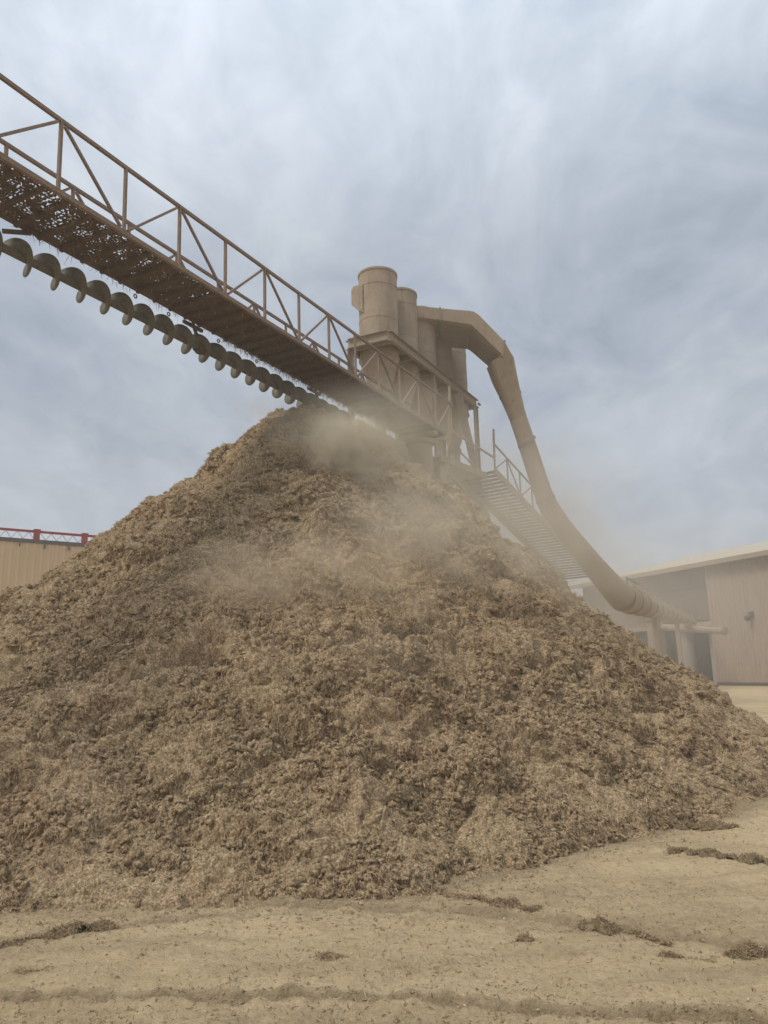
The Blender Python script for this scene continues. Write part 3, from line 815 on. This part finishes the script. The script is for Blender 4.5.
VH = nrm(np.array([-math.cos(math.radians(80)), math.sin(math.radians(80)), 0]) * np.array([1, 1, 0]))   # depth axis of the hood
VH = nrm(np.array([.05, 1.0, 0]))
def duct():
    DF = 27.7
    root = empty('exhaust_duct', at(470, 330, 28.5), 'big dusty exhaust hood on the cyclones bending into a long round downpipe', 'duct')
    def sec(top, bot, hd, rd, d=DF):
        t = at(*top, d); b = at(*bot, d); u = (t-b); hu = np.linalg.norm(u)/2; u = u/np.linalg.norm(u)
        return ((t+b)/2 + VH*hd, VH, u, hd, hu, rd)
    s0 = sec((414, 304), (414, 318), 1.15, 0); s1 = sec((440, 307), (440, 321), 1.15, 0)
    s2 = sec((466, 309), (466, 325), 1.12, 0); s2b = sec((474, 310), (471, 326), 1.10, 0); s2c = sec((480, 314), (474, 329), 1.06, 0)
    s3 = sec((505, 340), (502, 356), .95, .0)
    V, F = loft([s0, s1, s2, s2b, s2c, s3]); MB().add(V, F).build('hood', M['duct'], root)
    # flanges
    for (s, k) in ((s1, 1.06), (s3, 1.08)):
        c, a, u, hs, hu, rd = s
        t = nrm(np.cross(a, u)); V, F = loft([(c - t*.03, a, u, hs*1.02, hu*k+.03, rd), (c + t*.03, a, u, hs*1.02, hu*k+.03, rd)])
        MB().add(V, F).build('flange', M['frame'], root)
    # transition from box to round
    DP = DF + .95
    def cs(x, y, r, rd, tx, ty, hs=None):
        c = at(x, y, DP); t = nrm(at(x+tx, y+ty, DP) - c); u = nrm(np.cross(VH, t)); u = u if u[0] > 0 else -u
        return (c, nrm(np.cross(t, u))*np.sign(np.cross(t, u) @ VH), u, hs or r, r, rd)
    c3 = (s3[0], s3[1], s3[2], s3[3], s3[4], 0)
    secs = [c3, cs(500, 363, .42, .15, 5, 26, .84), cs(504.5, 379, .39, .45, 5.5, 20, .64), cs(511.5, 399, .35, .85, 6, 20, .44), cs(518, 418, .325, 1, 6, 20)]
    V, F = loft(secs); MB().add(V, F, True).build('transition', M['duct'], root)
    path = [(518, 418), (529.5, 452), (536.5, 474), (542, 490), (547, 503), (554, 515), (563, 528), (575, 543), (592, 564), (611, 586), (622, 597.5)]
    depth = [DP]*5 + [DP, DP+.1, DP+.2, DP+.4, DP+.9, DP+1.3]
    MB().tube([at(x, y, d) for (x, y), d in zip(path, depth)], [.325, .33, .335, .34, .35, .36, .37, .385, .42, .48, .54], 28).build('downpipe', M['duct'], root)
    for x, y, x2, y2 in ((510, 394, 511.5, 399), (526, 441, 529.4, 446), (545, 498, 547, 503), (590, 561, 592.5, 564)):
        r = .36 if x > 514 else .40
        MB().tube([at(x, y, DP if x < 580 else DP+.4), at(x2-(x2-x)*.5, y2-(y2-y)*.5, DP if x < 580 else DP+.4)], r+.02, 28).build('flange', M['frame'], root)
duct()

def taper():
    p, q = at(622, 597.5, 29.85), at(694, 622.5, 56.0)
    root = empty('tapered_duct', (p+q)/2, 'pale tapered duct running low from the downpipe towards the open bay', 'duct')
    n = 9
    MB().tube([p + (q-p)*t for t in np.linspace(0, 1, n)], list(np.linspace(.54, .20, n)), 36).build('shell', M['duct'], root)
    for t in np.linspace(.06, .93, 12):
        c = p + (q-p)*t; r = .54 + (.20-.54)*t
        MB().tube([c, c + (q-p)*.004], r+.05, 30).build('rib', M['frame'], root)
    top = []
    for t in np.linspace(.05, .95, 14):
        c = p + (q-p)*t; r = .54 + (.20-.54)*t
        MB().beam(c + ZUP*(r-.03), c + ZUP*(r+.38), .05, .05, e1).build('post', M['frame'], root); top.append(c + ZUP*(r+.38))
    MB().tube(top, .03, 6).build('handrail', M['frame'], root)
    for t in (.3, .62):
        c = p + (q-p)*t; g = c.copy(); g[2] = -.05
        MB().beam(c, g, .25, .25, e1).build('leg', M['frame'], root)
taper()

# ------------------------------------------------------------------ landing and stair
def stairs():
    T, B = at(495, 471, 27.4), at(596, 578, 33.2)
    d = B - T; dh = nrm(np.array([d[0], d[1], 0])); tr = np.array([-dh[1], dh[0], 0])   # treads run away to the left
    W = 1.45
    root = empty('staircase', (T+B)/2, 'long dusty open tread stair dropping from the landing behind the pile', 'staircase')
    sn = nrm(np.cross(d, tr)); sn = sn if sn[2] > 0 else -sn
    MB().beam(T, B, .07, .22, ZUP).build('stringer', M['frame'], root)
    MB().beam(T + tr*W, B + tr*W, .07, .30, ZUP).build('stringer', M['frame'], root)
    N = 38
    for k in range(N):
        c = T + d*(k+.5)/N
        MB().frame(c + tr*.04 - dh*.11 + ZUP*.02, tr*(W-.08), dh*.22, ZUP*.05).build('tread', M['deck'], root)
    hr = 1.02
    r = MB().beam(T + ZUP*hr, B + ZUP*hr, .05, .05, ZUP).build('railing', M['frame'], root)
    n = 9
    for k in range(n+1):
        c = T + d*k/n
        MB().beam(c, c + ZUP*(hr + (.35 if k == 0 else 0)), .05, .05, e1).build('post', M['frame'], r)
        if k < n:
            c2 = T + d*(k+1)/n
            p, q = (c + ZUP*.08, c2 + ZUP*(hr-.05)) if k % 2 == 0 else (c + ZUP*(hr-.05), c2 + ZUP*.08)
            MB().beam(p, q, .04, .04, tr).build('brace', M['frame'], r)
    r2 = MB().beam(T + tr*W + ZUP*hr, B + tr*W + ZUP*hr, .05, .05, ZUP).build('railing', M['frame'], root)
    for k in range(0, n+1, 2):
        c = T + tr*W + d*k/n
        MB().beam(c, c + ZUP*hr, .05, .05, e1).build('post', M['frame'], r2)
    # landing
    z = T[2] - .1
    L = empty('landing_platform', at_z(470, 478, z), 'dusty landing with plain rails between walkway end and stair', 'platform')
    p, q = at_z(450, 455, z), T - ZUP*.1
    ed = nrm(q-p)
    ln = np.linalg.norm(q-p)
    MB().frame(p + e2*.35, ed*(ln+.2), e2*1.55, ZUP*.05).build('deck', M['frame'], L)
    MB().beam(p + ZUP*-.06 + e2*.3, q - ZUP*.06 + e2*.3, .07, .22, ZUP).build('edge_beam', M['frame'], L)
    MB().beam(p + e2*1.95 - ZUP*.06, q + e2*1.95 - ZUP*.06, .07, .22, ZUP).build('edge_beam', M['frame'], L)
    a, b = at(450, 430, 24.6), at(493, 457, 27.4)
    MB().beam(a, b, .055, .055, ZUP).build('rail', M['frame'], L)
    MB().beam(at(449.5, 386, 24.0), at(448.5, 484, 24.0), .07, .07, e1).build('post', M['frame'], L)
    MB().beam(at(493.5, 429, 27.3), at(495, 474, 27.3), .06, .06, e1).build('post', M['frame'], L)
    for pt in (p + e2*.4 + ed*.3, p + e2*1.8 + ed*.3, q + e2*1.8 - ed*.3):
        g = pt.copy(); g[2] = -.05
        MB().beam(pt - ZUP*.05, g, .16, .16, e1).build('leg', M['frame'], L)
    MB().beam(p + e2*.4 + ed*.2 - ZUP*.2, q + e2*.4 - ZUP*1.6, .08, .08, e2).build('brace', M['frame'], L)
stairs()

# ------------------------------------------------------------------ buildings
def ribbed(m, p, along, length, height_fn, out, pitch=.30, depth=.035, z0=-.1):
    """upright ribbed sheet from p along a horizontal direction; trapezoid ribs"""
    n = int(length/pitch); V = []; F = []
    prof = [(0, 0), (.55, 0), (.68, 1), (.87, 1)]
    xs = []
    for k in range(n):
        for t, dd in prof: xs.append((k*pitch + t*pitch, dd*depth))
    xs.append((n*pitch, 0))
    for x, dd in xs:
        q = p + along*x + out*dd
        V += [np.array([q[0], q[1], z0 if np.isscalar(z0) else z0(x)]), np.array([q[0], q[1], height_fn(x)])]
    F = [(2*i, 2*i+2, 2*i+3, 2*i+1) for i in range(len(xs)-1)]
    m.add(V, F); return n*pitch

def right_building():
    K = at_z(718, 685.5, 0.0); zE = 8.79
    w = at_z(768, 553, zE) - at_z(706, 564, zE); rd = nrm(np.array([w[0], w[1], 0]))     # towards the right
    ld = -rd; back = np.array([-rd[1], rd[0], 0]); back = back if back[0] > 0 else -back
    fo = -back
    root = empty('gin_shed', K, 'long pinkish metal shed with cream roof and dark open bay right of the pile', 'shed')
    # right leaf of ribbed wall
    m = MB(); ribbed(m, K, rd, 27, lambda x: zE-.05, fo); m.build('wall', M['pinkwall'], root)
    MB().frame(K + ZUP*.0 + back*.04, rd*27, back*.15, ZUP*(zE-.1)).build('wall_core', M['backwall'], root)
    MB().frame(K + fo*.06 + ld*.02, ld*-.25, back*.05, ZUP*(zE-.06)).build('corner_trim', M['pinkwall'], root)
    MB().frame(K + fo*.09, rd*27, back*.06, ZUP*.22).build('base_rail', M['dark'], root)
    # upper wall left of the corner, set back under the eave
    Lw = 15.6
    m = MB(); ribbed(m, K + back*.55, ld, Lw, lambda x: zE-.05, fo, z0=4.6); m.build('upper_wall', M['backwall'], root)
    MB().frame(K + back*.50 + ld*.15 + ZUP*4.75, ld*5.4, back*-.06, ZUP*2.5).build('shade_panel', M['wall_shade'], root)  # added dark sheet standing in for the shading from the opening
    # lintel and posts of the open bay
    MB().frame(K + back*.45 + ZUP*4.28, ld*24, back*.4, ZUP*.36).build('lintel', M['frame'], root)
    for x in (5.9, 10.75, 17.0):
        MB().frame(K + back*.40 + ld*x, ld*.55, back*.55, ZUP*4.35 - ZUP*.0).build('bay_post', M['pillar'], root)
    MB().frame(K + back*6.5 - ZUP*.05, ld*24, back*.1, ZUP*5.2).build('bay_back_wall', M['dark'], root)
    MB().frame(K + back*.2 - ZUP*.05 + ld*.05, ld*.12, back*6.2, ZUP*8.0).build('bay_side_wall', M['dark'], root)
    # roof: one slope up and away, with eave trim
    a = K + fo*.7 + ld*(Lw+.5) + ZUP*(zE-.02); run = 15.0; rise = 3.3
    MB().frame(a, rd*(Lw+28), back*run + ZUP*rise, ZUP*.12).build('roof', M['roof'], root)
    MB().frame(a - ZUP*.22 - back*.02, rd*(Lw+28), back*.06, ZUP*.335).build('eave_trim', M['pinkwall'], root)
    MB().frame(a - ZUP*.10 + back*.06, rd*(Lw+28), back*1.1, ZUP*.05).build('soffit', M['backwall'], root)
    MB().frame(K + back*.45 + ZUP*4.66 + ld*Lw, ld*(24-Lw), back*6.2, ZUP*.12).build('low_roof', M['roof'], root)
    # gable end panel at the far left
    g0 = K + ld*Lw + back*.6
    MB().prism([g0 + ZUP*4.0, g0 + ZUP*(zE-.1), g0 + back*14 + ZUP*(zE+2.8), g0 + back*14 + ZUP*4.0], ld*.1).build('gable_wall', M['backwall'], root)
    # wall lamp
    p = at_plane(752, 618, K + fo*.05, fo)
    MB().frame(p - rd*.18 + fo*.0, rd*.36, fo*.12, ZUP*.42).tube([p + fo*.1 + ZUP*.12, p + fo*.5 - ZUP*.05], [.12, .2], 12).build('wall_lamp', M['dark'], root)
    # things standing in the bay
    G2 = 'round tanks standing in the open bay'
    for x, r, y, hh, lb in ((1.9, .42, 2.1, 4.2, 'slim grey tank nearest the shed corner in the dark bay'),
                            (4.15, .55, 1.5, 4.25, 'thick pale grey tank in the middle of the dark bay'),
                            (8.3, .8, 2.4, 3.6, 'squat grey tank at the left opening of the bay')):
        c = K + ld*x + back*y
        t = empty('grey_tank', [c[0], c[1], 0], lb, 'tank', G2)
        MB().lathe([c[0], c[1], 0], [(r, -.05), (r, hh*.5-.02), (r+.03, hh*.5), (r, hh*.5+.02), (r, hh), (r*.5, hh+.2), (0, hh+.24)], 32).build('shell', M['tank'], t)
        MB().lathe([c[0], c[1], 0], [(r+.06, -.05), (r+.06, .12), (r, .14)], 32).build('base_ring', M['frame'], t)
    c1, c2 = at(661, 627, 52.5), at(726, 631, 47.5)
    hp = empty('level_pipe', c2, 'pale level pipe crossing in front of the shed corner', 'pipe')
    MB().tube([c1, c2], .21, 20).build('pipe', M['pinkwall'], hp)
    for t in (.02, .5, .97):
        c = c1 + (c2-c1)*t; MB().tube([c, c + (c2-c1)*.012], .27, 20).build('flange', M['pinkwall'], hp)
    g = at(653, 621, 47.0); gb = g.copy(); gb[2] = -.05
    dp = empty('square_pillar', gb, 'pinkish square pillar under the tapered duct beside the dark bay', 'pillar')
    MB().beam(g, gb, .70, .70, e1).build('shaft', M['pillar'], dp)
    MB().beam(g + ZUP*.12, g, .86, .86, e1).build('cap_plate', M['frame'], dp)
right_building()

def left_building():
    D0 = 42.0
    a = at(-10, 537.6, D0); zt = a[2]
    b = at_z(95, 545.5, zt)
    d = nrm(np.array([b[0]-a[0], b[1]-a[1], 0])); back = np.array([-d[1], d[0], 0]); back = back if back[1] > 0 else -back
    p = a - d*16 - ZUP*zt
    L = 16 + np.linalg.norm(b-a) + 14
    root = empty('tan_warehouse', p + d*L/2, 'tan ribbed metal warehouse behind the left shoulder of the pile', 'warehouse')
    m = MB(); ribbed(m, p, d, L, lambda x: zt, -back, .40, .04); m.build('wall', M['tanwall'], root)
    MB().frame(p + back*.05, d*L, back*.15, ZUP*(zt-.1)).build('wall_core', M['tanwall'], root)
    MB().frame(p - back*.06 + ZUP*(zt-.14), d*L, back*.05, ZUP*.16).build('gutter', M['dark'], root)
    MB().frame(p + back*.06 + ZUP*(zt-.05), d*L, back*14 + ZUP*-.2, ZUP*.08).build('roof', M['roof'], root)
    for x, y in ((20, 541), (45, 543.5), (69, 545.5)):
        q = at_plane(x, y, p - back*.06, back)
        MB().frame(q - d*.05 - ZUP*.30, d*.07, -back*.1, ZUP*.42).build('spout', M['dark'], root)
    # red lattice truss on the roof edge
    t = empty('lattice_truss', a + ZUP*.05, 'red lattice truss running along the tan warehouse roof edge', 'truss')
    ht = .52; s = p + back*.25 + ZUP*(zt+.06)
    MB().beam(s + ZUP*ht, s + d*L + ZUP*ht, .12, .13, ZUP).build('top_chord', M['red'], t)
    MB().beam(s + ZUP*.04, s + d*L + ZUP*.04, .06, .06, ZUP).build('bottom_chord', M['dark'], t)
    step = .30; n = int(L/step); m1 = MB(); m2 = MB()
    for k in range(n):
        p1 = s + d*(k*step) + ZUP*(.06 if k % 2 else ht-.05); p2 = s + d*((k+1)*step) + ZUP*(ht-.05 if k % 2 else .06)
        m1.beam(p1, p2, .03, .03, back)
    m1.build('lattice_web', M['greysteel'], t)
    for px in (-60, -12, 37, 85, 131):
        q = at_plane(px, 530, s, back); q[2] = s[2]
        m = MB(); m.frame(q - d*.14 - back*.16 - ZUP*.06, d*.28, back*.32, ZUP*(ht+.16)); m.frame(q - d*.17 - back*.19 + ZUP*(ht+.06), d*.34, back*.38, ZUP*.06)
        m.build('saddle_block', M['red'], t)
left_building()

# ------------------------------------------------------------------ dust
def dust(px, py, depth, radii, dens, color, nscale, label, seed, lo=.38, hi=.72, power=1.3, push=0.0):
    c = at(px, py, depth)
    n = 16; V = []; F = []
    for i in range(n+1):
        for k in range(2*n):
            th = PI*i/n; ph = PI*k/n
            V.append((math.sin(th)*math.cos(ph), math.sin(th)*math.sin(ph), math.cos(th)))
    for i in range(n):
        for k in range(2*n):
            F.append((i*2*n+k, (i+1)*2*n+k, (i+1)*2*n+(k+1) % (2*n), i*2*n+(k+1) % (2*n)))
    me = bpy.data.meshes.new('dust_cloud'); me.from_pydata(V, [], F); me.update()
    me.materials.append(dust_material('drifting_dust', dens, color, nscale, lo, hi, power, seed))
    o = bpy.data.objects.new('dust_cloud', me); o.location = c; o.scale = radii; col.objects.link(o)
    return tag(o, label, None, None, 'stuff')
TAN = (.95, .84, .65); GREY = (.94, .85, .72)
dust(352, 450, 14.2, (1.0, .8, .95), 11.0, (.99, .86, .65), 2.8, 'dense tan puff of dust at the pile top', 1.0, .36, .66, 1.5)
dust(378, 440, 14.7, (2.8, 1.3, 1.4), 1.3, TAN, .9, 'thin dust drifting right from the pile top', 2.0, .25, .7)
dust(262, 412, 17.0, (.9, .8, .55), 1.0, TAN, 1.6, 'faint dust wisp left of the pile top', 3.0, .3, .7)
dust(320, 582, 9.7, (2.1, .85, .85), 2.1, (.96, .79, .57), 1.1, 'pale veil of dust blowing over the middle of the pile', 4.0, .36, .70, 1.1)
dust(365, 655, 8.3, (1.1, .5, .45), 1.1, (.96, .79, .57), 1.6, 'small faint dust streak low on the pile', 5.0, .38, .72)
dust(450, 530, 11.5, (2.5, 1.3, 1.4), 1.6, TAN, .9, 'dust haze along the right shoulder of the pile', 6.0, .27, .7)
dust(555, 575, 13.6, (2.4, 1.3, 1.2), .7, TAN, .9, 'thin dust hanging over the right flank of the pile', 9.0, .27, .7)
dust(500, 515, 25.5, (5.6, 4.0, 3.8), .42, GREY, .45, 'broad dust haze around the stair', 7.0, .22, .7)
dust(640, 610, 33.0, (8.5, 7.0, 4.8), .17, GREY, .3, 'broad dust haze in front of the shed', 8.0, .22, .7)

# even air
zb, ztp = -1.4, 15.6
m = MB().frame((-310, -45, zb), (620, 0, 0), (0, 475, 0), (0, 0, ztp-zb))
hz = bpy.data.materials.new('air'); hz.use_nodes = True; n = hz.node_tree.nodes; n.clear()
o_ = n.new('ShaderNodeOutputMaterial'); pv = n.new('ShaderNodeVolumePrincipled'); pv.inputs['Color'].default_value = (.80, .78, .74, 1)
pv.inputs['Density'].default_value = .0035; hz.node_tree.links.new(pv.outputs[0], o_.inputs['Volume'])
m.build('haze', hz, None, label='thin dusty air over the yard', kind='stuff')

# ------------------------------------------------------------------ sky and light
SUN_EL, SUN_AZ = math.radians(52), math.radians(-125)     # azimuth from +Y towards +X
world = bpy.data.worlds.new('World'); scene.world = world; world.use_nodes = True
nt = world.node_tree; N = nt.nodes; N.clear()
out = N.new('ShaderNodeOutputWorld'); bg = N.new('ShaderNodeBackground'); nt.links.new(bg.outputs[0], out.inputs[0])
bg.inputs['Strength'].default_value = .1
sky = N.new('ShaderNodeTexSky'); sky.sky_type = 'NISHITA'; sky.sun_disc = False; sky.sun_elevation = SUN_EL; sky.sun_rotation = SUN_AZ
sky.air_density = 1.0; sky.dust_density = 3.0; sky.ozone_density = 1.0
tc = N.new('ShaderNodeTexCoord'); sep = N.new('ShaderNodeSeparateXYZ'); nt.links.new(tc.outputs['Generated'], sep.inputs[0])
def W(op, a, b=None, clamp=False):
    k = N.new('ShaderNodeMath'); k.operation = op; k.use_clamp = clamp
    for i, v in enumerate((a, b)):
        if v is None: continue
        if isinstance(v, (int, float)): k.inputs[i].default_value = v
        else: nt.links.new(v, k.inputs[i])
    return k.outputs[0]
zc = W('ADD', W('MAXIMUM', sep.outputs[2], 0.0), .30)
cmb = N.new('ShaderNodeCombineXYZ'); nt.links.new(W('DIVIDE', sep.outputs[0], zc), cmb.inputs[0]); nt.links.new(W('DIVIDE', sep.outputs[1], zc), cmb.inputs[1])
def wnoise(scale, detail, rough, dist, rot, sc, off):
    mp = N.new('ShaderNodeMapping'); mp.inputs['Rotation'].default_value = (0, 0, rot); mp.inputs['Scale'].default_value = (*sc, 1); mp.inputs['Location'].default_value = (*off, 0)
    nt.links.new(cmb.outputs[0], mp.inputs[0])
    k = N.new('ShaderNodeTexNoise'); k.inputs['Scale'].default_value = scale; k.inputs['Detail'].default_value = detail; k.inputs['Roughness'].default_value = rough; k.inputs['Distortion'].default_value = dist
    nt.links.new(mp.outputs[0], k.inputs['Vector']); return k.outputs['Fac']
def wramp(f, stops):
    r = N.new('ShaderNodeValToRGB'); el = r.color_ramp.elements
    el[0].position, el[0].color = stops[0][0], (*stops[0][1], 1); el[1].position, el[1].color = stops[-1][0], (*stops[-1][1], 1)
    for p, c in stops[1:-1]: el.new(p).color = (*c, 1)
    nt.links.new(f, r.inputs[0]); return r.outputs[0]
def wmix(f, a, b, mode='MIX'):
    k = N.new('ShaderNodeMix'); k.data_type = 'RGBA'; k.blend_type = mode
    for v, i in ((f, 0), (a, 6), (b, 7)):
        if isinstance(v, (int, float)): k.inputs[i].default_value = v
        elif isinstance(v, tuple): k.inputs[i].default_value = (*v, 1)
        else: nt.links.new(v, k.inputs[i])
    return k.outputs[2]
n1 = wnoise(1.1, 5, .55, .5, .35, (1, .75), (3.1, 1.7))
n2 = wnoise(3.6, 7, .6, .9, .35, (1.25, .75), (0.3, 5.2))
n3 = wnoise(11.0, 5, .6, .7, .35, (1.2, .75), (2.3, 0.2))
f = W('ADD', W('ADD', W('MULTIPLY', n1, .58), W('MULTIPLY', n2, .38)), W('MULTIPLY', n3, .16))
cl = wramp(f, [(.425, (2.6, 3.07, 3.75)), (.51, (3.4, 3.88, 4.55)), (.59, (4.15, 4.62, 5.2)), (.70, (5.3, 5.75, 6.3))])
# lower sky is greyer and a little mauve; the unseen zenith is brighter, as under any overcast
low = wramp(sep.outputs[2], [(.0, (1, 1, 1)), (.33, (.35, .35, .35)), (.6, (0, 0, 0))])
cl = wmix(W('MULTIPLY', low, .5), cl, (3.7, 3.83, 4.2))
zen = wramp(sep.outputs[2], [(.5, (1, 1, 1)), (1.0, (2.2, 2.2, 2.2))])
cl = wmix(1.0, cl, zen, 'MULTIPLY')
nt.links.new(wmix(.88, sky.outputs[0], cl), bg.inputs[0])

sd = bpy.data.lights.new('sun', 'SUN'); sd.energy = 1.5; sd.angle = math.radians(18); sd.color = (1, .94, .85)
so = bpy.data.objects.new('sun', sd); col.objects.link(so)
dv = np.array([math.sin(SUN_AZ)*math.cos(SUN_EL), math.cos(SUN_AZ)*math.cos(SUN_EL), math.sin(SUN_EL)])
from mathutils import Vector, Matrix
so.rotation_euler = Vector(dv).to_track_quat('Z', 'Y').to_euler(); so.location = (-20, -20, 30)

# ------------------------------------------------------------------ camera
cd = bpy.data.cameras.new('camera'); cam = bpy.data.objects.new('camera', cd); col.objects.link(cam)
cd.sensor_fit = 'HORIZONTAL'; cd.sensor_width = 36.0; cd.lens = 36.0*FPX/768.0; cd.clip_end = 3000; cd.clip_start = .05
mw = Matrix(((rgt[0], upv[0], -fwd[0], CAM[0]), (rgt[1], upv[1], -fwd[1], CAM[1]), (rgt[2], upv[2], -fwd[2], CAM[2]), (0, 0, 0, 1)))
cam.matrix_world = mw
scene.camera = cam

vs = scene.view_settings
scene.display_settings.display_device = 'sRGB'
vs.view_transform = 'Standard'; vs.look = 'None'; vs.gamma = 1; vs.use_curve_mapping = False; vs.exposure = 0.36
cy = scene.cycles
cy.max_bounces = 5; cy.diffuse_bounces = 3; cy.glossy_bounces = 2; cy.volume_bounces = 1; cy.transparent_max_bounces = 8
cy.use_denoising = True
try: cy.denoiser = 'OPENIMAGEDENOISE'
except Exception: pass
cy.use_adaptive_sampling = True; cy.adaptive_threshold = .015
cy.volume_step_rate = 1.0; cy.volume_max_steps = 128
